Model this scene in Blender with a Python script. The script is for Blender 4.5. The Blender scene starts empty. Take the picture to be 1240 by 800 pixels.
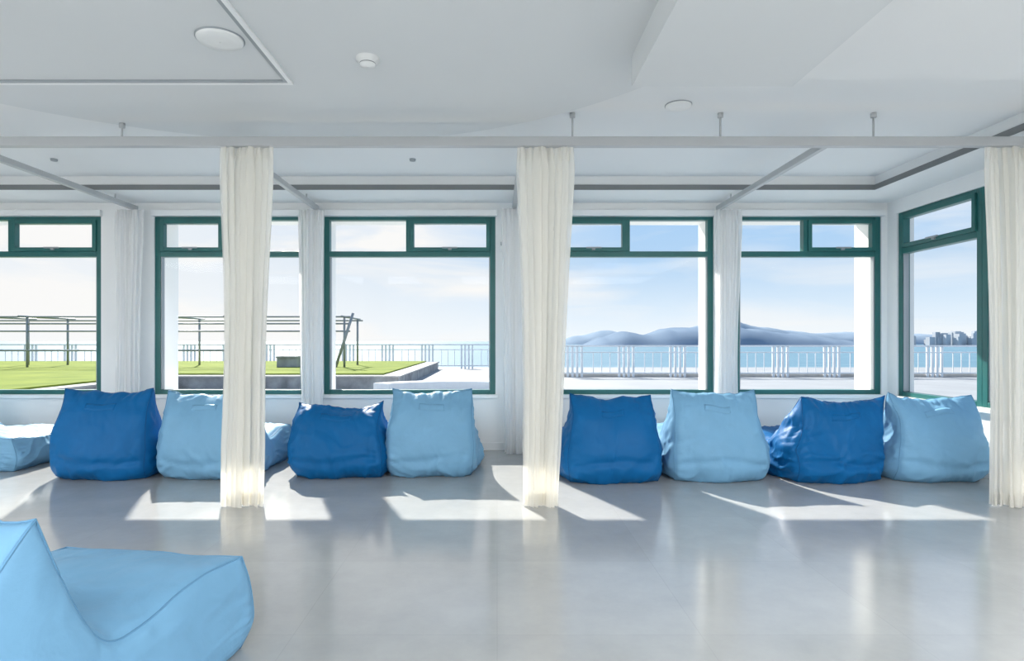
import bpy, bmesh, math, random
from mathutils import Vector, noise, Matrix

scene = bpy.context.scene
scene.view_settings.view_transform = 'Standard'
scene.view_settings.look = 'None'
scene.view_settings.exposure = 0.30

# ------------------------------------------------------------------ helpers
def new_mat(name):
    m = bpy.data.materials.new(name); m.use_nodes = True
    nt = m.node_tree
    b = nt.nodes["Principled BSDF"]
    return m, nt, b

def simple(name, col, rough=0.6, metal=0.0, noise_amt=0.04, nscale=3.0, bump=0.0, bscale=60.0, spec=0.5):
    m, nt, b = new_mat(name)
    tc = nt.nodes.new('ShaderNodeTexCoord')
    n = nt.nodes.new('ShaderNodeTexNoise'); n.inputs['Scale'].default_value = nscale
    n.inputs['Detail'].default_value = 4
    nt.links.new(tc.outputs['Object'], n.inputs['Vector'])
    r = nt.nodes.new('ShaderNodeValToRGB')
    c = col
    r.color_ramp.elements[0].position = 0.3; r.color_ramp.elements[1].position = 0.7
    r.color_ramp.elements[0].color = tuple(max(0, x*(1-noise_amt)) for x in c)+(1,)
    r.color_ramp.elements[1].color = tuple(min(1, x*(1+noise_amt)) for x in c)+(1,)
    nt.links.new(n.outputs['Fac'], r.inputs['Fac'])
    nt.links.new(r.outputs['Color'], b.inputs['Base Color'])
    b.inputs['Roughness'].default_value = rough
    b.inputs['Metallic'].default_value = metal
    b.inputs['Specular IOR Level'].default_value = spec
    if bump > 0:
        n2 = nt.nodes.new('ShaderNodeTexNoise'); n2.inputs['Scale'].default_value = bscale
        n2.inputs['Detail'].default_value = 3
        nt.links.new(tc.outputs['Object'], n2.inputs['Vector'])
        bp = nt.nodes.new('ShaderNodeBump'); bp.inputs['Strength'].default_value = bump
        bp.inputs['Distance'].default_value = 0.01
        nt.links.new(n2.outputs['Fac'], bp.inputs['Height'])
        nt.links.new(bp.outputs['Normal'], b.inputs['Normal'])
    return m

def mesh_obj(name, verts, faces, mat=None, smooth=False, parent=None):
    me = bpy.data.meshes.new(name)
    me.from_pydata([tuple(v) for v in verts], [], faces)
    me.update()
    if smooth:
        for p in me.polygons: p.use_smooth = True
    o = bpy.data.objects.new(name, me)
    scene.collection.objects.link(o)
    if mat: me.materials.append(mat)
    if parent: o.parent = parent
    return o

def empty(name, loc=(0, 0, 0), rot=0):
    e = bpy.data.objects.new(name, None); e.location = loc
    e.rotation_euler = (0, 0, rot); e.empty_display_size = 0.2
    scene.collection.objects.link(e); return e

def box_data(boxes):
    V, F = [], []
    for (x0, x1, y0, y1, z0, z1) in boxes:
        k = len(V)
        V += [(x0,y0,z0),(x1,y0,z0),(x1,y1,z0),(x0,y1,z0),(x0,y0,z1),(x1,y0,z1),(x1,y1,z1),(x0,y1,z1)]
        F += [(k,k+3,k+2,k+1),(k+4,k+5,k+6,k+7),(k,k+1,k+5,k+4),(k+1,k+2,k+6,k+5),(k+2,k+3,k+7,k+6),(k+3,k,k+4,k+7)]
    return V, F

def boxes(name, bl, mat, parent=None, bevel=0.0):
    V, F = box_data(bl)
    o = mesh_obj(name, V, F, mat, parent=parent)
    if bevel > 0:
        md = o.modifiers.new('bevel', 'BEVEL'); md.width = bevel; md.segments = 2
        md.limit_method = 'ANGLE'
    return o

def prism(name, pts, z0, z1, mat, parent=None, smooth=False):
    n = len(pts)
    V = [(p[0], p[1], z0) for p in pts] + [(p[0], p[1], z1) for p in pts]
    F = [tuple(reversed(range(n))), tuple(range(n, 2*n))]
    for i in range(n):
        j = (i+1) % n
        F.append((i, j, n+j, n+i))
    return mesh_obj(name, V, F, mat, parent=parent)

def lathe(name, prof, loc, mat, seg=48, parent=None):
    V, F = [], []
    for (r, z) in prof:
        for s in range(seg):
            a = 2*math.pi*s/seg
            V.append((loc[0]+r*math.cos(a), loc[1]+r*math.sin(a), loc[2]+z))
    for i in range(len(prof)-1):
        for s in range(seg):
            t = (s+1) % seg
            F.append((i*seg+s, i*seg+t, (i+1)*seg+t, (i+1)*seg+s))
    F.append(tuple(range(seg))); F.append(tuple(reversed(range((len(prof)-1)*seg, len(prof)*seg))))
    o = mesh_obj(name, V, F, mat, smooth=True, parent=parent)
    return o

def tube_data(pts, r, seg=6, closed=False):
    V, F = [], []
    n = len(pts)
    for i, p in enumerate(pts):
        p = Vector(p)
        a = Vector(pts[(i-1) % n] if (closed or i > 0) else pts[i])
        b = Vector(pts[(i+1) % n] if (closed or i < n-1) else pts[i])
        t = (b-a)
        t = t.normalized() if t.length > 1e-9 else Vector((0, 0, 1))
        up = Vector((0, 0, 1)) if abs(t.z) < 0.9 else Vector((1, 0, 0))
        s = t.cross(up).normalized(); u = s.cross(t)
        for k in range(seg):
            an = 2*math.pi*k/seg
            V.append(p + s*math.cos(an)*r + u*math.sin(an)*r)
    for i in range(n if closed else n-1):
        j = (i+1) % n
        for k in range(seg):
            l = (k+1) % seg
            F.append((i*seg+k, i*seg+l, j*seg+l, j*seg+k))
    if not closed:
        F.append(tuple(reversed(range(seg)))); F.append(tuple(range((n-1)*seg, n*seg)))
    return V, F

def merge(parts):
    V, F = [], []
    for v, f in parts:
        k = len(V); V += list(v); F += [tuple(i+k for i in ff) for ff in f]
    return V, F

# ------------------------------------------------------------------ materials
M_wall = simple('white_wall_paint', (0.87, 0.875, 0.87), 0.7, noise_amt=0.012)
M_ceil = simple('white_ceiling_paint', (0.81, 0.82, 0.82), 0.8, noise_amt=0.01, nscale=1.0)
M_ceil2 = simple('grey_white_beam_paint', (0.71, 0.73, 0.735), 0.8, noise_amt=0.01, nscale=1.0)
M_trim = simple('white_trim_gloss', (0.86, 0.87, 0.87), 0.4, noise_amt=0.01)
M_green = simple('teal_green_window_aluminium', (0.018, 0.135, 0.128), 0.35, noise_amt=0.1)
M_rail = simple('grey_white_painted_metal', (0.46, 0.475, 0.485), 0.35, noise_amt=0.02)
M_grey = simple('grey_metal', (0.33, 0.36, 0.38), 0.4, metal=0.3)
M_dark = simple('dark_gap', (0.20, 0.21, 0.215), 0.7)
M_plastic = simple('white_plastic', (0.80, 0.81, 0.80), 0.4, noise_amt=0.01)
M_stone = simple('grey_stone', (0.28, 0.29, 0.30), 0.8, noise_amt=0.4, nscale=2.5, bump=0.4, bscale=12)
M_cope = simple('stone_coping', (0.38, 0.38, 0.38), 0.8, noise_amt=0.15, nscale=3)
M_terr = simple('terrace_paving', (0.29, 0.305, 0.32), 0.7, noise_amt=0.08, nscale=0.8)
M_extw = simple('exterior_white_render', (0.78, 0.80, 0.82), 0.8, noise_amt=0.03)
M_steel = simple('galvanised_steel', (0.28, 0.30, 0.32), 0.5, metal=0.2)

def floor_mat():
    m, nt, b = new_mat('polished_pale_floor')
    L = nt.links.new
    tc = nt.nodes.new('ShaderNodeTexCoord')
    n1 = nt.nodes.new('ShaderNodeTexNoise'); n1.inputs['Scale'].default_value = 1.6; n1.inputs['Detail'].default_value = 9
    n1.inputs['Roughness'].default_value = 0.7
    L(tc.outputs['Object'], n1.inputs['Vector'])
    r = nt.nodes.new('ShaderNodeValToRGB')
    r.color_ramp.elements[0].position = 0.25; r.color_ramp.elements[0].color = (0.365, 0.375, 0.375, 1)
    r.color_ramp.elements[1].position = 0.75; r.color_ramp.elements[1].color = (0.47, 0.475, 0.47, 1)
    L(n1.outputs['Fac'], r.inputs['Fac'])
    br = nt.nodes.new('ShaderNodeTexBrick')
    br.offset = 0.0; br.inputs['Scale'].default_value = 1.0
    br.inputs['Brick Width'].default_value = 0.9; br.inputs['Row Height'].default_value = 0.9
    br.inputs['Mortar Size'].default_value = 0.002
    br.inputs['Color1'].default_value = (1, 1, 1, 1); br.inputs['Color2'].default_value = (0.95, 0.95, 0.95, 1)
    br.inputs['Mortar'].default_value = (0.90, 0.90, 0.90, 1)
    L(tc.outputs['Object'], br.inputs['Vector'])
    mx = nt.nodes.new('ShaderNodeMix'); mx.data_type = 'RGBA'; mx.blend_type = 'MULTIPLY'
    mx.inputs['Factor'].default_value = 1.0
    L(r.outputs['Color'], mx.inputs['A']); L(br.outputs['Color'], mx.inputs['B'])
    L(mx.outputs['Result'], b.inputs['Base Color'])
    n2 = nt.nodes.new('ShaderNodeTexNoise'); n2.inputs['Scale'].default_value = 5; n2.inputs['Detail'].default_value = 6
    L(tc.outputs['Object'], n2.inputs['Vector'])
    mr = nt.nodes.new('ShaderNodeMapRange'); mr.inputs['To Min'].default_value = 0.10; mr.inputs['To Max'].default_value = 0.19
    L(n2.outputs['Fac'], mr.inputs['Value']); L(mr.outputs['Result'], b.inputs['Roughness'])
    b.inputs['Specular IOR Level'].default_value = 1.0
    return m
M_floor = floor_mat()

def glass_mat():
    m, nt, b = new_mat('window_glass')
    nt.nodes.remove(b)
    out = nt.nodes['Material Output']
    t = nt.nodes.new('ShaderNodeBsdfTransparent'); t.inputs['Color'].default_value = (0.98, 0.99, 0.99, 1)
    g = nt.nodes.new('ShaderNodeBsdfGlossy'); g.inputs['Roughness'].default_value = 0.0
    f = nt.nodes.new('ShaderNodeFresnel'); f.inputs['IOR'].default_value = 1.18
    mx = nt.nodes.new('ShaderNodeMixShader')
    nt.links.new(f.outputs[0], mx.inputs[0]); nt.links.new(t.outputs[0], mx.inputs[1]); nt.links.new(g.outputs[0], mx.inputs[2])
    nt.links.new(mx.outputs[0], out.inputs['Surface'])
    return m
M_glass = glass_mat()

def curtain_mat(name, col, tcol, transp):
    m, nt, b = new_mat(name)
    L = nt.links.new
    out = nt.nodes['Material Output']
    tc = nt.nodes.new('ShaderNodeTexCoord')
    mp = nt.nodes.new('ShaderNodeMapping'); mp.inputs['Scale'].default_value = (60, 60, 2)
    L(tc.outputs['Object'], mp.inputs['Vector'])
    n = nt.nodes.new('ShaderNodeTexNoise'); n.inputs['Scale'].default_value = 1.5; n.inputs['Detail'].default_value = 3
    L(mp.outputs['Vector'], n.inputs['Vector'])
    bp = nt.nodes.new('ShaderNodeBump'); bp.inputs['Strength'].default_value = 0.2; bp.inputs['Distance'].default_value = 0.01
    L(n.outputs['Fac'], bp.inputs['Height'])
    d = nt.nodes.new('ShaderNodeBsdfDiffuse'); d.inputs['Color'].default_value = col+(1,)
    t = nt.nodes.new('ShaderNodeBsdfTranslucent'); t.inputs['Color'].default_value = tcol+(1,)
    L(bp.outputs['Normal'], d.inputs['Normal']); L(bp.outputs['Normal'], t.inputs['Normal'])
    a = nt.nodes.new('ShaderNodeMixShader'); a.inputs[0].default_value = 0.52
    L(d.outputs[0], a.inputs[1]); L(t.outputs[0], a.inputs[2])
    tr = nt.nodes.new('ShaderNodeBsdfTransparent')
    c = nt.nodes.new('ShaderNodeMixShader'); c.inputs[0].default_value = transp
    L(a.outputs[0], c.inputs[1]); L(tr.outputs[0], c.inputs[2])
    L(c.outputs[0], out.inputs['Surface'])
    nt.nodes.remove(b)
    return m
M_curt = curtain_mat('cream_sheer_curtain', (0.97, 0.96, 0.93), (0.98, 0.96, 0.90), 0.33)
M_curtw = curtain_mat('white_sheer_curtain', (0.97, 0.97, 0.97), (0.98, 0.98, 0.975), 0.36)

def vinyl(name, col):
    m, nt, b = new_mat(name)
    L = nt.links.new
    tc = nt.nodes.new('ShaderNodeTexCoord')
    n = nt.nodes.new('ShaderNodeTexNoise'); n.inputs['Scale'].default_value = 5; n.inputs['Detail'].default_value = 4
    n.inputs['Distortion'].default_value = 0.8
    L(tc.outputs['Object'], n.inputs['Vector'])
    r = nt.nodes.new('ShaderNodeValToRGB')
    r.color_ramp.elements[0].position = 0.3; r.color_ramp.elements[0].color = tuple(x*0.96 for x in col)+(1,)
    r.color_ramp.elements[1].position = 0.7; r.color_ramp.elements[1].color = tuple(min(1, x*1.04) for x in col)+(1,)
    L(n.outputs['Fac'], r.inputs['Fac']); L(r.outputs['Color'], b.inputs['Base Color'])
    bp = nt.nodes.new('ShaderNodeBump'); bp.inputs['Strength'].default_value = 0.25; bp.inputs['Distance'].default_value = 0.03
    L(n.outputs['Fac'], bp.inputs['Height'])
    n3 = nt.nodes.new('ShaderNodeTexNoise'); n3.inputs['Scale'].default_value = 250
    L(tc.outputs['Object'], n3.inputs['Vector'])
    bp2 = nt.nodes.new('ShaderNodeBump'); bp2.inputs['Strength'].default_value = 0.08; bp2.inputs['Distance'].default_value = 0.002
    L(n3.outputs['Fac'], bp2.inputs['Height']); L(bp.outputs['Normal'], bp2.inputs['Normal'])
    L(bp2.outputs['Normal'], b.inputs['Normal'])
    b.inputs['Roughness'].default_value = 0.5
    b.inputs['Specular IOR Level'].default_value = 0.2
    return m
M_bdark = vinyl('deep_blue_vinyl', (0.002, 0.118, 0.33))
M_blight = vinyl('sky_blue_vinyl', (0.19, 0.40, 0.60))
M_sdark = simple('deep_blue_piping', (0.002, 0.085, 0.25), 0.5, spec=0.2)
M_slight = simple('sky_blue_piping', (0.135, 0.31, 0.49), 0.5, spec=0.2)

def grass_mat():
    m, nt, b = new_mat('lawn_grass')
    L = nt.links.new
    tc = nt.nodes.new('ShaderNodeTexCoord')
    n = nt.nodes.new('ShaderNodeTexNoise'); n.inputs['Scale'].default_value = 1.2; n.inputs['Detail'].default_value = 8
    L(tc.outputs['Object'], n.inputs['Vector'])
    r = nt.nodes.new('ShaderNodeValToRGB')
    r.color_ramp.elements[0].position = 0.3; r.color_ramp.elements[0].color = (0.13, 0.185, 0.022, 1)
    r.color_ramp.elements[1].position = 0.7; r.color_ramp.elements[1].color = (0.22, 0.275, 0.038, 1)
    L(n.outputs['Fac'], r.inputs['Fac']); L(r.outputs['Color'], b.inputs['Base Color'])
    b.inputs['Roughness'].default_value = 0.9; b.inputs['Specular IOR Level'].default_value = 0.1
    return m
M_grass = grass_mat()

def sea_mat():
    m, nt, b = new_mat('sea_water')
    L = nt.links.new
    tc = nt.nodes.new('ShaderNodeTexCoord')
    mp = nt.nodes.new('ShaderNodeMapping'); mp.inputs['Scale'].default_value = (0.02, 0.05, 1)
    L(tc.outputs['Object'], mp.inputs['Vector'])
    n = nt.nodes.new('ShaderNodeTexNoise'); n.inputs['Scale'].default_value = 1; n.inputs['Detail'].default_value = 6
    L(mp.outputs['Vector'], n.inputs['Vector'])
    r = nt.nodes.new('ShaderNodeValToRGB')
    r.color_ramp.elements[0].position = 0.3; r.color_ramp.elements[0].color = (0.095, 0.19, 0.26, 1)
    r.color_ramp.elements[1].position = 0.7; r.color_ramp.elements[1].color = (0.13, 0.235, 0.30, 1)
    L(n.outputs['Fac'], r.inputs['Fac']); L(r.outputs['Color'], b.inputs['Base Color'])
    b.inputs['Roughness'].default_value = 0.6; b.inputs['Specular IOR Level'].default_value = 0.15
    return m
M_sea = sea_mat()
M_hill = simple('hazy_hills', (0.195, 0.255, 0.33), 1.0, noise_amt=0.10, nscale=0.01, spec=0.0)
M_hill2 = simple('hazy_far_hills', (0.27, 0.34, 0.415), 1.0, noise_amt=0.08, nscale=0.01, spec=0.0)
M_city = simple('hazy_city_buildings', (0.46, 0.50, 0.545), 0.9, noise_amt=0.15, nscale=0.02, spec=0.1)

# ------------------------------------------------------------------ room shell
XL, XR, YF, YB = -7.5, 4.63, -3.0, 7.25
H = 3.08
TH = 0.55
TR = 0.2
ZS, ZT = 0.66, 2.77
boxes('floor', [(XL-TH, XR+TR, YF-TH, YB+TH, -0.12, 0.0)], M_floor)
boxes('ceiling', [(XL-TH, XR+TR, YF-TH, YB+TH, H, H+0.25)], M_ceil)
wins = [(-6.85, -4.70, 'R'), (-4.07, -2.27, 'L'), (-2.06, -0.02, 'R'), (0.69, 2.57, 'L'), (2.82, 4.56, 'R')]
bl = [(XL-TH, XR+TR, YB, YB+TH, 0, ZS), (XL-TH, XR+TR, YB, YB+TH, ZT, H)]
xs = [XL-TH] + [v for w in wins for v in w[:2]] + [XR+TR]
for i in range(0, len(xs), 2):
    bl.append((xs[i], xs[i+1], YB, YB+TH, ZS, ZT))
boxes('wall_back', bl, M_wall)
RY0, RY1 = 3.9, 7.08
boxes('wall_right', [(XR, XR+TR, YF-TH, YB, 0, ZS), (XR, XR+TR, YF-TH, YB, ZT, H),
                     (XR, XR+TR, RY1, YB, ZS, ZT), (XR, XR+TR, YF-TH, RY0, ZS, ZT)], M_wall)
boxes('wall_left', [(XL-TH, XL, YF-TH, YB, 0, H)], M_wall)
boxes('wall_front', [(XL, XR, YF-TH, YF, 0, H)], M_wall)
boxes('baseboard_back', [(XL, XR, YB-0.015, YB, 0, 0.09)], M_trim, bevel=0.004)
boxes('baseboard_right', [(XR-0.015, XR, YF, YB-0.015, 0, 0.09)], M_trim, bevel=0.004)

# ceiling relief
boxes('trim_1', [(XL, XR, 6.63, YB, 2.93, H), (4.10, XR, YF, 6.63, 2.93, H)], M_ceil)
boxes('gap_shade_strip', [(XL, 4.10, 6.615, 6.63, 2.932, 2.985), (4.085, 4.10, YF, 6.615, 2.932, 2.985)], M_dark)  # dark strip in place of the shade in the tray's shadow gap
pts = []
for k in range(97):
    a = math.pi*k/96
    pts.append((-1.43+3.11*math.cos(a), 2.13+3.11*math.sin(a)))
pts += [(-4.54, YF), (1.68, YF)]
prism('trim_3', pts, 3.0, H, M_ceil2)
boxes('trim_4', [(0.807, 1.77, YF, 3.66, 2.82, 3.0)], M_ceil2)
boxes('trim_5', [(1.77, 4.10, YF, 3.95, 2.985, H)], M_ceil)
# roller blind boxes + sills
boxes('trim_6', [(a-0.02, b+0.02, YB-0.05, YB, ZT, ZT+0.07) for a, b, s in wins], M_trim, bevel=0.005)
boxes('trim_7', [(a-0.03, b+0.03, YB-0.04, YB, ZS-0.045, ZS) for a, b, s in wins] + [(XR-0.04, XR, RY0, RY1, ZS-0.045, ZS)], M_trim, bevel=0.005)

# ------------------------------------------------------------------ windows
def window(idx, W, side, origin, rotz, zt=2.33):
    """local x 0..W along wall, local y 0 (inside) .. outward"""
    e = empty('window_%d' % idx, origin, rotz)
    hh = ZT-ZS
    f = 0.065; y0, y1 = 0.02, 0.11
    t0, t1 = zt-ZS-0.035, zt-ZS+0.03
    bl = [(0, f, y0, y1, 0, hh), (W-f, W, y0, y1, 0, hh), (f, W-f, y0, y1, 0, f*0.8), (f, W-f, y0, y1, hh-f*0.6, hh),
          (f, W-f, y0, y1, t0, t1)]
    z0, z1 = t1, hh-f*0.6
    if side == 'F':
        a, b = f, W-f
    else:
        mid = W*0.5 - 0.02 if side == 'R' else W*0.46
        bl.append((mid-0.025, mid+0.025, y0, y1, t1, z1))
        a, b = (mid+0.025, W-f) if side == 'R' else (f, mid-0.025)
    boxes('frame', bl, M_green, e, bevel=0.004)
    s = 0.045
    boxes('sash', [(a, a+s, y0-0.02, y1-0.03, z0, z1), (b-s, b, y0-0.02, y1-0.03, z0, z1),
                   (a+s, b-s, y0-0.02, y1-0.03, z0, z0+s), (a+s, b-s, y0-0.02, y1-0.03, z1-s, z1)], M_green, e, bevel=0.004)
    c = (a+b)/2
    boxes('handle', [(c-0.02, c+0.02, y0-0.045, y0-0.018, z0+0.01, z0+0.04), (c-0.09, c+0.09, y0-0.06, y0-0.045, z0+0.028, z0+0.045)], M_grey, e, bevel=0.004)
    boxes('bead', [(f, f+0.012, y0+0.01, y1-0.02, f*0.9, t0), (W-f-0.012, W-f, y0+0.01, y1-0.02, f*0.9, t0)], M_grey, e)
    V = [(f, .065, f*.8), (W-f, .065, f*.8), (W-f, .065, t0), (f, .065, t0), (f, .065, t1), (W-f, .065, t1), (W-f, .065, z1), (f, .065, z1)]
    mesh_obj('pane', V, [(0, 1, 2, 3), (4, 5, 6, 7)], M_glass, parent=e)
    return e
for i, (a, b, s) in enumerate(wins):
    window(i+1, b-a, s, (a, YB, ZS), 0)
# right wall: local x along -Y ; outward = +X
window(6, 1.22, 'F', (XR, RY1, ZS), -math.pi/2, 2.33)
window(7, RY1-1.22-RY0, 'L', (XR, RY1-1.22, ZS), -math.pi/2, 2.33)

# ------------------------------------------------------------------ curtain rails
ZR = 2.85
e = empty('curtain_rail', (0, 0, 0))
bx = [(XL, XR-0.02, 4.76, 4.82, ZR-0.035, ZR+0.04)]
for x in (-4.25, -2.12, 0.2, 2.6):
    bx.append((x-0.025, x+0.025, 4.82, 7.20, ZR-0.025, ZR+0.03))
boxes('track', bx, M_rail, e, bevel=0.006)
hang = []
for x in (-2.94, 0.59, 1.75, 2.95):
    zt = 3.0 if -4.2 < x < 0.2 else H
    hang.append(tube_data([(x, 4.79, ZR+0.03), (x, 4.79, zt)], 0.008, 10))
    hang.append(tube_data([(x, 4.79, zt-0.035), (x, 4.79, zt)], 0.022, 12))
for x in (-4.25, -2.12, 0.2, 2.6):
    hang.append(tube_data([(x, 6.8, ZR+0.02), (x, 6.8, 2.93)], 0.008, 8))
V, F = merge(hang); mesh_obj('hangers', V, F, M_rail, True, e)

# ceiling track L shape (grey) + fittings
e = empty('ceiling_track', (0, 0, 0))
boxes('channel', [(-1.395, -1.37, YF, 4.01, 2.988, 3.0), (-4.5, -1.395, 3.985, 4.01, 2.988, 3.0)], M_grey, e, bevel=0.002)
boxes('edge', [(-1.37, -1.345, YF, 4.035, 2.985, 3.0), (-4.5, -1.37, 4.01, 4.035, 2.985, 3.0)], M_trim, e)
def ceil_disc(name, x, y, z, r, mat, h=0.02):
    e = empty(name, (x, y, z))
    lathe('disc', [(r, 0), (r, -h*0.6), (r*0.93, -h), (r*0.5, -h*1.15), (0.002, -h*1.2)], (0, 0, 0), mat, parent=e)
    lathe('rim', [(r*1.05, 0), (r*1.05, -h*0.3), (r*1.0, -h*0.35)], (0, 0, 0), M_grey, parent=e)
    return e
ceil_disc('ceiling_disc', -1.56, 3.44, 3.0, 0.125, M_plastic)  # round ceiling lamp, modelled as an unlit plastic disc
ceil_disc('ceiling_disc', 1.37, 4.62, H, 0.095, M_plastic)
o = lathe('smoke_detector', [(0.07, 0), (0.07, -0.015), (0.05, -0.02), (0.045, -0.045), (0.02, -0.055), (0.002, -0.056)], (-0.78, 3.68, 3.0), M_plastic)
o = lathe('smoke_detector_vents', [(0.0475, 0), (0.0475, -0.012)], (-0.78, 3.68, 2.975), M_dark)
o.parent = bpy.data.objects['smoke_detector']
ceil_disc('sprinkler_head', -0.83, 6.0, H, 0.03, M_grey)
ceil_disc('sprinkler_head', -4.35, 6.0, H, 0.03, M_grey)

# wall fittings
e = empty('thermostat', (0.07, YB-0.001, 2.42))
boxes('body', [(-0.045, 0.045, -0.025, 0, -0.07, 0.07)], M_plastic, e, bevel=0.006)
boxes('display', [(-0.03, 0.03, -0.028, -0.024, 0.0, 0.045)], M_grey, e)
e = empty('power_outlet', (2.09, YB-0.001, 0.46))
boxes('plate', [(-0.06, 0.06, -0.01, 0, -0.04, 0.04)], M_plastic, e, bevel=0.004)
boxes('sockets', [(-0.04, -0.01, -0.012, -0.009, -0.02, 0.02), (0.01, 0.04, -0.012, -0.009, -0.02, 0.02)], M_grey, e)

# ------------------------------------------------------------------ curtains
def curtain(x, y, wt, wb, mat, seed, zt=2.81, depth=0.11, folds=9, shift=0.0):
    rnd = random.Random(seed)
    e = empty('curtain', (x, y, 0))
    ph = [rnd.uniform(0, 6.28) for _ in range(8)]
    NU, NV = 170, 60
    V, F = [], []
    for j in range(NV+1):
        t = j/NV                      # 0 top .. 1 bottom
        z = zt*(1-t)+0.012*t
        if t < 0.06: w = wt
        else:
            s = (t-0.06)/0.94
            s2 = s*s*(3-2*s)
            w = wt*(1-s2)+wb*s2
            w -= 0.045*math.sin(math.pi*min(1, s*1.2))*wt/0.43
            w += 0.02*math.sin(6*s+ph[5])*s
        cx = shift*t + 0.012*math.sin(3.0*t+ph[0])
        for i in range(NU+1):
            u = i/NU
            a = u*folds*2*math.pi
            fr = min(1, t/0.06)
            amp = depth*(0.35+0.65*fr)*(0.75+0.25*math.sin(u*9+ph[1]))*(0.9+0.1*t)
            dy = amp*0.5*math.sin(a+0.5*math.sin(2.2*t+ph[2]+u*5))
            dy += 0.012*math.sin(2.7*a+ph[3])*(1-fr) + 0.022*math.sin(u*14+ph[4]+t*1.5)
            dx = 0.028*math.sin(2*a+ph[6])*(0.4+0.6*fr)*w/0.4
            env = 0.35+0.65*math.sqrt(max(0, 1-(2*u-1)**2))
            V.append((cx+(u-0.5)*w+dx*env, dy*env, z+0.006*math.sin(a)*t))
    for j in range(NV):
        for i in range(NU):
            k = j*(NU+1)+i
            F.append((k, k+1, k+NU+2, k+NU+1))
    mesh_obj('fabric', V, F, mat, True, e)
    def strip(ja, jb, off, nm):
        VV, FF = [], []
        rows = range(ja, jb+1)
        for j in rows:
            for i in range(NU+1):
                p = V[j*(NU+1)+i]; VV.append((p[0], p[1]-off, p[2]))
        n = len(list(rows))
        for j in range(n-1):
            for i in range(NU):
                k = j*(NU+1)+i
                FF.append((k, k+1, k+NU+2, k+NU+1))
        mesh_obj(nm, VV, FF, mat, True, e)
    strip(0, 2, 0.004, 'header_tape')
    strip(NV-2, NV, 0.004, 'hem')
    return e
curtain(-1.965, 4.79, 0.42, 0.32, M_curt, 1, shift=-0.02, folds=8)
curtain(0.385, 4.79, 0.44, 0.28, M_curt, 2, shift=-0.05, folds=8)
curtain(4.02, 4.79, 0.44, 0.36, M_curt, 3, shift=0.04, folds=8)
curtain(-4.27, 7.07, 0.34, 0.28, M_curtw, 4, depth=0.08, folds=7)
curtain(-2.14, 7.07, 0.30, 0.26, M_curtw, 5, depth=0.08, folds=7)
curtain(0.19, 6.99, 0.26, 0.24, M_curtw, 6, depth=0.09, folds=6)
curtain(2.66, 7.07, 0.32, 0.26, M_curtw, 7, depth=0.08, folds=7)

# ------------------------------------------------------------------ bean bag loungers
def catmull(pts, t):
    n = len(pts)-1
    s = min(max(t, 0), 1)*n
    i = min(int(s), n-1); f = s-i
    p = lambda k: Vector(pts[min(max(k, 0), n)])
    p0, p1, p2, p3 = p(i-1), p(i), p(i+1), p(i+2)
    if i == 0: p0 = p1*2-p2
    if i+2 > n: p3 = p2*2-p1
    return 0.5*((2*p1)+(p2-p0)*f+(2*p0-5*p1+4*p2-p3)*f*f+(3*p1-p0-3*p2+p3)*f**3)

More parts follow.
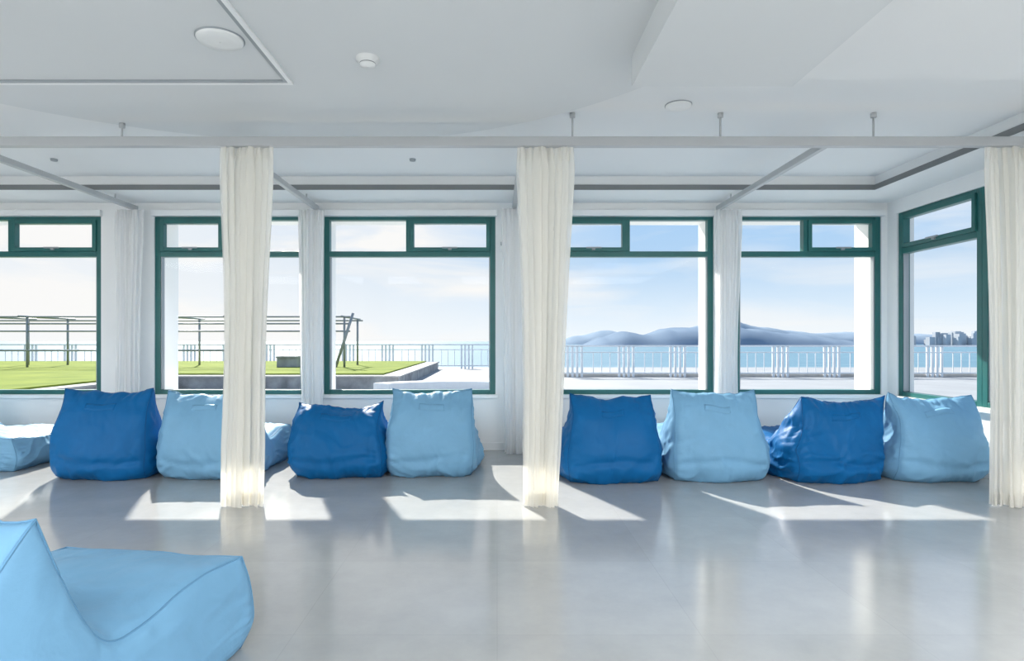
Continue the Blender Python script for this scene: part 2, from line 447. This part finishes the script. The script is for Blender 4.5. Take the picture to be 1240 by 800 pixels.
def beanbag(x, y, rot, W, Hh, mat, pmat, seed, lean=0.0, Ln=1.2, taper=0.04, sag=0.045, ru=0.17, sh=0.345, slump=0.0, wk=0.8):
    e = empty('beanbag_lounger', (x, y, 0), rot)
    k0 = ru/0.17
    R = [(0.05, 0), (-0.03, 0.13), (-0.01*k0, Hh*0.42), (0.05*k0, Hh*0.74), (ru, Hh)]
    Fr = [(Ln-0.04, 0), (Ln+0.02, 0.14), (Ln-0.02, sh-0.015)]
    Bo = [(0.05, 0), (Ln-0.04, 0)]
    T = [(ru, Hh), (ru+0.08, Hh*0.82), (ru+0.155, Hh*0.64), (ru+0.25, Hh*0.475), (ru+0.38, sh-0.035), (0.92, sh), (Ln-0.02, sh-0.015)]
    def S(a, b):
        r = catmull(R, b); f = catmull(Fr, b); bo = catmull(Bo, a); tp = catmull(T, a)
        c00 = Vector(R[0]); c01 = Vector(R[-1]); c10 = Vector(Fr[0]); c11 = Vector(Fr[-1])
        return (1-a)*r+a*f+(1-b)*bo+b*tp-((1-a)*(1-b)*c00+(1-a)*b*c01+a*(1-b)*c10+a*b*c11)
    off = Vector((seed*7.3, seed*3.1, seed*1.7))
    def P(a, b, c):
        s = S(a, b)
        k = 2*c-1
        z = s.y
        hfac = max(0.0, (z-0.30)/(Hh-0.30))
        w = W*(1-taper*hfac)
        w *= 1-0.07*(1-min(1, z/0.14))**2            # tucks in at the floor
        w *= 1-0.06*math.sin(math.pi*min(1, hfac))   # waist between belly and ears
        px = k*w + lean*hfac**1.3
        z -= (sag*(1-k*k)**0.8 + slump*(0.5-0.5*k))*hfac**2.5
        z += 0.02*hfac**3*(noise.noise(Vector((k*4.0, seed*3.3, 0)))+0.5*noise.noise(Vector((k*9.0, seed*5.3, 2))))*(1-k**8)
        py = s.x + 0.03*(1-k*k)*hfac
        v = Vector((px, py, z))
        n = noise.noise_vector(v*2.3+off)*0.030*(0.4+wk)
        n += noise.noise_vector(v*5.5+off)*0.013*(0.4+wk)
        n.z *= min(1, z/0.15)
        v = v+n
        v.z = max(v.z, 0.0)
        return v
    parts = []
    def face(fn, nu, nv, bulge, kind):
        G = [[fn(i/nu, j/nv) for i in range(nu+1)] for j in range(nv+1)]
        out = []
        nor = []
        for j in range(nv+1):
            nr = []
            for i in range(nu+1):
                du = G[j][min(i+1, nu)]-G[j][max(i-1, 0)]
                dv = G[min(j+1, nv)][i]-G[max(j-1, 0)][i]
                n = du.cross(dv)
                nr.append(n.normalized() if n.length > 1e-9 else Vector((0, 0, 1)))
            nor.append(nr)
        for j in range(nv+1):
            row = []
            for i in range(nu+1):
                u, v = i/nu, j/nv
                eu, ev = 4*u*(1-u), 4*v*(1-v)
                ed = (max(eu, 0)*max(ev, 0))
                p = G[j][i]; n = nor[j][i]
                b = bulge*(ed**0.5)
                if kind == 'rear': b *= 1.25-0.5*v
                q = p+off
                wr = 0
                if kind != 'bottom':
                    wr += 0.028*noise.noise(q*3.0)
                    wp = q+noise.noise_vector(q*2.5)*0.22
                    f1 = 1-abs(noise.noise(Vector((wp.x*2.6, wp.y*2.6, wp.z*8))))*2
                    f2 = 1-abs(noise.noise(Vector((wp.x*8.0, wp.y*7.0, wp.z*3.2))+Vector((5, 2, 9))))*2
                    f3 = 1-abs(noise.noise(Vector(((wp.x+wp.z)*7, wp.y*5, (wp.z-wp.x)*2.5))+Vector((15, 2, 9))))*2
                    lowz = math.exp(-((p.z-0.12)/0.13)**2)
                    mid = 0.4 if ed > 0.5 else 0.4+0.6*(1-ed/0.5)
                    wr += 0.017*(max(0, f1)**3)*(0.25+1.3*lowz)
                    wr += (0.013*(max(0, f2)**3) + 0.012*(max(0, f3)**4))*mid
                    t = (u if ev < eu else v)
                    d = min(eu, ev)
                    wr += 0.032*math.exp(-d*3.5)*noise.noise(Vector((t*22, seed, d*1.5)))*min(1, d*9)
                wr *= wk
                if kind == 'rear':
                    wr -= 0.022*math.exp(-((p.z-0.18-0.02*math.sin(u*5+seed))/0.025)**2)*min(1, eu*3)
                fz = min(1, ed*6)
                q2 = p+n*(b+wr*fz)
                q2.z = max(q2.z, 0.0)
                row.append(q2)
            out.append(row)
        V = [p for r in out for p in r]
        F = []
        for j in range(nv):
            for i in range(nu):
                k = j*(nu+1)+i
                F.append((k, k+1, k+nu+2, k+nu+1))
        parts.append((V, F))
        return out, nor
    NA, NB, NC = 60, 48, 56
    rear, rn = face(lambda u, v: P(0, v, u), NC, NB, 0.095, 'rear')
    face(lambda u, v: P(1, v, 1-u), NC, NB, 0.05, 'front')
    face(lambda u, v: P(v, 1, u), NC, NA, 0.05, 'top')
    face(lambda u, v: P(1-v, 0, u), NC, NA, 0.0, 'bottom')
    face(lambda u, v: P(u, v, 1), NA, NB, 0.05, 'side')
    face(lambda u, v: P(1-u, v, 0), NA, NB, 0.05, 'side')
    V, F = merge(parts)
    o = mesh_obj('cushion_body', V, F, mat, True, e)
    bm = bmesh.new(); bm.from_mesh(o.data)
    bmesh.ops.remove_doubles(bm, verts=bm.verts, dist=0.0008)
    bmesh.ops.recalc_face_normals(bm, faces=bm.faces)
    for f in bm.faces: f.smooth = True
    bm.to_mesh(o.data); bm.free()
    sp = []
    for c in (0, 1):
        loop = [P(0, k/30, c) for k in range(30)]+[P(k/40, 1, c) for k in range(40)]+[P(1, 1-k/16, c) for k in range(17)]
        sp.append(tube_data(loop, 0.004, 6))
    sp.append(tube_data([P(0, 1, k/30) for k in range(31)], 0.004, 6))
    sp.append(tube_data([P(1, 1, k/30) for k in range(31)], 0.004, 6))
    VV, FF = merge(sp); mesh_obj('piping', VV, FF, pmat, True, e)
    # flat stitched handle on the back
    j0, j1 = int(NB*0.76), int(NB*0.76)+3
    i0, i1 = int(NC*0.33), int(NC*0.67)
    VV, FF = [], []
    for layer in (-0.001, 0.002):
        for j in range(j0, j1+1):
            for i in range(i0, i1+1):
                VV.append(rear[j][i]+(rn[j][i] if rn[j][i].y < 0 else -rn[j][i])*layer)
    w = i1-i0+1; hN = j1-j0+1; base = w*hN
    for j in range(hN-1):
        for i in range(w-1):
            k = j*w+i
            FF.append((k, k+1, k+w+1, k+w)); FF.append((base+k, base+k+w, base+k+w+1, base+k+1))
    for i in range(w-1):
        FF.append((i, base+i, base+i+1, i+1)); k = (hN-1)*w+i; FF.append((k, k+1, base+k+1, base+k))
    for j in range(hN-1):
        k = j*w; FF.append((k, k+w, base+k+w, base+k)); k = j*w+w-1; FF.append((k, base+k, base+k+w, k+w))
    mesh_obj('handle_strap', VV, FF, mat, True, e)
    return e

D, Lt = (M_bdark, M_sdark), (M_blight, M_slight)
r = math.radians
beanbag(-1.68, 1.42, r(-8), 0.44, 0.82, *Lt, 9, Ln=1.27, ru=0.26, sh=0.395, taper=0.0, wk=0.35, sag=0.03)
beanbag(-3.72, 5.72, r(1), 0.435, 0.84, *D, 1, lean=-0.02)
beanbag(-2.77, 5.74, r(-1), 0.425, 0.83, *Lt, 2)
beanbag(-1.53, 5.80, r(-2), 0.43, 0.71, *D, 3, taper=0.03, sag=0.05, slump=0.02, wk=1.1, Ln=1.15)
beanbag(-0.63, 5.84, r(1), 0.41, 0.83, *Lt, 4, taper=0.02, Ln=1.12)
beanbag(1.07, 5.60, r(2), 0.435, 0.79, *D, 5, taper=0.10, sag=0.03)
beanbag(2.06, 5.66, r(2), 0.435, 0.83, *Lt, 6, taper=0.07)
beanbag(3.15, 5.62, r(7), 0.43, 0.75, *D, 7, lean=0.14, taper=0.02, slump=-0.03, wk=1.1)
beanbag(4.09, 5.62, r(0), 0.41, 0.79, *Lt, 8, taper=0.05)
beanbag(-6.03, 6.45, r(-90), 0.40, 0.80, *Lt, 10, Ln=1.26)

# ------------------------------------------------------------------ exterior
boxes('terrace', [(-40, 26, YB+TH, 30, -0.5, -0.02)], M_terr)
e = empty('raised_lawn', (0, 0, 0))
prism('retaining_wall', [(-40, 10.6), (-8.9, 10.6), (-8.9, 16.7), (-2.7, 16.7), (-2.7, 28), (-40, 28)], -0.02, 0.29, M_stone, e)
prism('coping', [(-40, 10.55), (-8.85, 10.55), (-8.85, 16.65), (-2.65, 16.65), (-2.65, 28.05), (-40, 28.05)], 0.29, 0.33, M_cope, e)
prism('grass', [(-39.6, 11.0), (-9.3, 11.0), (-9.3, 17.2), (-3.2, 17.2), (-3.2, 27.6), (-39.6, 27.6)], 0.33, 0.37, M_grass, e)
cb = []
for k in range(25):
    a = math.pi*(0.15+0.7*k/24)
    cb.append((-1.0+2.4*math.cos(a), 14.6+2.0*math.sin(a)))
for k in range(25):
    a = math.pi*(0.15+0.7*(24-k)/24)
    cb.append((-1.0+1.9*math.cos(a), 14.6+1.5*math.sin(a)))
prism('curved_bench', cb, -0.02, 0.22, M_extw)
e = empty('planter_box', (-7.3, 21.5, 0.37))
boxes('tub', [(-0.35, 0.35, -0.3, 0.3, 0, 0.32), (-0.38, 0.38, -0.33, 0.33, 0.32, 0.38)], M_stone, e, bevel=0.01)
def railing(name, x0, x1, y, h=1.15):
    bl = [(x0, x1, y-0.03, y+0.03, h-0.06, h), (x0, x1, y-0.02, y+0.02, h-0.28, h-0.24), (x0, x1, y-0.02, y+0.02, 0.12, 0.17)]
    x = x0+0.3
    while x < x1-0.6:
        for k in range(4):
            bl.append((x+k*0.17, x+k*0.17+0.08, y-0.03, y+0.03, 0.0, h-0.05))
        xx = x+0.95
        while xx < x+1.65:
            bl.append((xx, xx+0.025, y-0.01, y+0.01, 0.17, h-0.28)); xx += 0.3
        x += 1.85
    bl = [(a, b, c, d, z0-0.02, z1-0.02) for a, b, c, d, z0, z1 in bl]
    return boxes(name, bl, M_extw)
railing('terrace_railing', 2.2, 25, 22.0)
railing('terrace_railing', -39, 2.2, 28.5)
boxes('terrace_kerb', [(2.0, 25, 22.1, 22.35, -0.02, 0.12)], M_cope)
# pergola frame
e = empty('pergola', (0, 0, 0))
pt = []
for x in (-17.8, -16.3, -11.3, -9.3, -5.3):
    for yy in (21.2, 23.2):
        pt.append(tube_data([(x, yy, 0.37), (x, yy, 2.12)], 0.04, 8))
    pt.append(tube_data([(x, 20.8, 2.12), (x, 23.6, 2.12)], 0.035, 8))
pt.append(tube_data([(-5.0, 21.2, 2.25), (-5.6, 21.2, 0.37)], 0.05, 8))
for yy, zz in ((21.2, 2.12), (21.2, 1.88), (23.2, 2.05), (21.2, 1.62)):
    pt.append(tube_data([(-22, yy, zz), (-5.1, yy, zz)], 0.028, 8))
pt.append(tube_data([(-22, 21.2, 0.95), (-9.3, 21.2, 0.95)], 0.03, 8))
V, F = merge(pt); mesh_obj('frame', V, F, M_steel, True, e)
# sea
mesh_obj('sea', [(-9000, 30, -14), (9000, 30, -14), (9000, 9000, -14), (-9000, 9000, -14)], [(0, 1, 2, 3)], M_sea)
def hills(name, y0, dep, xa, xb, prof, mat, seed):
    NX, NY = 160, 14
    V, F = [], []
    for j in range(NY+1):
        for i in range(NX+1):
            t = i/NX; x = xa+(xb-xa)*t
            v = j/NY
            s = t*(len(prof)-1); k = min(int(s), len(prof)-2); f = s-k; f = f*f*(3-2*f)
            h = prof[k]*(1-f)+prof[k+1]*f
            env = math.sin(math.pi*v)**0.7 if 0 < v < 1 else 0
            n = noise.fractal(Vector((x*0.012+seed, v*3, seed)), 1.0, 2.0, 4)
            z = -15 + (h+15)*env*(1+0.10*n)
            V.append((x, y0+dep*v, z))
    for j in range(NY):
        for i in range(NX):
            k = j*(NX+1)+i
            F.append((k, k+1, k+NX+2, k+NX+1))
    return mesh_obj(name, V, F, mat, True)
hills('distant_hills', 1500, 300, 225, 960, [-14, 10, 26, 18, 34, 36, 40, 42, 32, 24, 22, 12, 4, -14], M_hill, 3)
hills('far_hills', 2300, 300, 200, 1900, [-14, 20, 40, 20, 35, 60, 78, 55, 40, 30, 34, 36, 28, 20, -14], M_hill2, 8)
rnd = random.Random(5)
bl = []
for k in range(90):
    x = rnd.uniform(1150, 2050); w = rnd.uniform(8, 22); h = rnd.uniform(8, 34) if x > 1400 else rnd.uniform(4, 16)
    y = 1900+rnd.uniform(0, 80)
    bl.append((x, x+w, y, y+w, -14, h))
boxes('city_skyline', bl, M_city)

# ------------------------------------------------------------------ lights
az = Vector((0.41, -1.0)).normalized(); el = r(36.0)
d = Vector((az.x*math.cos(el), az.y*math.cos(el), -math.sin(el)))
sl = bpy.data.lights.new('sun', 'SUN'); sl.energy = 8.5; sl.angle = r(0.9); sl.color = (1.0, 0.94, 0.85)
so = bpy.data.objects.new('sun', sl); so.rotation_euler = d.to_track_quat('-Z', 'Y').to_euler(); so.location = (-10, 30, 25)
scene.collection.objects.link(so)

def emit_mat():
    m, nt, b = new_mat('fill_diffuser')  # glowing face of the added fill lamps
    b.inputs['Base Color'].default_value = (0.9, 0.9, 0.9, 1)
    b.inputs['Emission Color'].default_value = (1, 1, 1, 1); b.inputs['Emission Strength'].default_value = 2
    return m
M_em = emit_mat()
for (x, y) in ((-6.0, -1.5), (-3.0, -1.5), (0.0, -1.5), (3.0, -1.5), (-6.2, 1.4), (2.95, 1.2)):  # added fill lamps, out of view, to brighten the interior
    e = empty('fill_lamp', (x, y, 2.9))
    boxes('fill_housing', [(-0.95, 0.95, -1.05, 1.05, 0.0, 0.07)], M_plastic, e)
    boxes('fill_panel', [(-0.92, 0.92, -1.02, 1.02, -0.012, 0.0)], M_em, e)
    al = bpy.data.lights.new('fill_light', 'AREA'); al.shape = 'RECTANGLE'; al.size = 1.8; al.size_y = 2.0
    al.energy = 64 if y < 0 else 38
    al.color = (0.97, 0.985, 1.0)
    ao = bpy.data.objects.new('fill_light', al); ao.location = (0, 0, -0.03); ao.parent = e
    scene.collection.objects.link(ao)

# world
w = bpy.data.worlds.new('sky'); scene.world = w; w.use_nodes = True
nt = w.node_tree; L = nt.links.new
bg = nt.nodes['Background']
tc = nt.nodes.new('ShaderNodeTexCoord')
sx = nt.nodes.new('ShaderNodeSeparateXYZ'); L(tc.outputs['Generated'], sx.inputs[0])
rp = nt.nodes.new('ShaderNodeValToRGB'); L(sx.outputs['Z'], rp.inputs['Fac'])
cr = rp.color_ramp
cr.elements[0].position = 0.0; cr.elements[0].color = (0.78, 0.83, 0.87, 1)
cr.elements[1].position = 1.0; cr.elements[1].color = (0.18, 0.37, 0.72, 1)
for p, c in ((0.05, (0.62, 0.73, 0.84, 1)), (0.12, (0.41, 0.585, 0.79, 1)), (0.22, (0.34, 0.54, 0.80, 1)), (0.5, (0.35, 0.55, 0.84, 1))):
    q = cr.elements.new(p); q.color = c
mp = nt.nodes.new('ShaderNodeMapping'); mp.inputs['Scale'].default_value = (2.0, 2.0, 11)
L(tc.outputs['Generated'], mp.inputs['Vector'])
cn = nt.nodes.new('ShaderNodeTexNoise'); cn.inputs['Scale'].default_value = 1.6; cn.inputs['Detail'].default_value = 7
cn.inputs['Distortion'].default_value = 0.4
L(mp.outputs['Vector'], cn.inputs['Vector'])
dn = nt.nodes.new('ShaderNodeVectorMath'); dn.operation = 'DOT_PRODUCT'
L(tc.outputs['Generated'], dn.inputs[0]); dn.inputs[1].default_value = (-0.62, 0.75, 0.2)
hz = nt.nodes.new('ShaderNodeMapRange'); hz.inputs['From Min'].default_value = 0.62; hz.inputs['From Max'].default_value = 1.0
hz.inputs['To Min'].default_value = 0.0; hz.inputs['To Max'].default_value = 1.0
L(dn.outputs['Value'], hz.inputs['Value'])
cm = nt.nodes.new('ShaderNodeMapRange'); cm.inputs['From Min'].default_value = 0.46; cm.inputs['From Max'].default_value = 0.72
cm.inputs['To Max'].default_value = 0.65
L(cn.outputs['Fac'], cm.inputs['Value'])
ad = nt.nodes.new('ShaderNodeMath'); ad.operation = 'MULTIPLY_ADD'; ad.use_clamp = True
L(hz.outputs['Result'], ad.inputs[0]); ad.inputs[1].default_value = 0.8; L(cm.outputs['Result'], ad.inputs[2])
mx = nt.nodes.new('ShaderNodeMix'); mx.data_type = 'RGBA'
L(ad.outputs[0], mx.inputs['Factor']); L(rp.outputs['Color'], mx.inputs['A']); mx.inputs['B'].default_value = (0.83, 0.82, 0.81, 1)
L(mx.outputs['Result'], bg.inputs['Color'])
bg.inputs['Strength'].default_value = 0.96

# ------------------------------------------------------------------ camera
cd = bpy.data.cameras.new('camera'); cd.sensor_width = 36; cd.sensor_fit = 'HORIZONTAL'
cd.lens = 740/1240*36
cd.shift_x = 18/1240; cd.shift_y = 12/1240
cd.clip_end = 20000; cd.clip_start = 0.05
co = bpy.data.objects.new('camera', cd); co.location = (0, 0, 1.3); co.rotation_euler = (math.pi/2, 0, 0)
scene.collection.objects.link(co); scene.camera = co
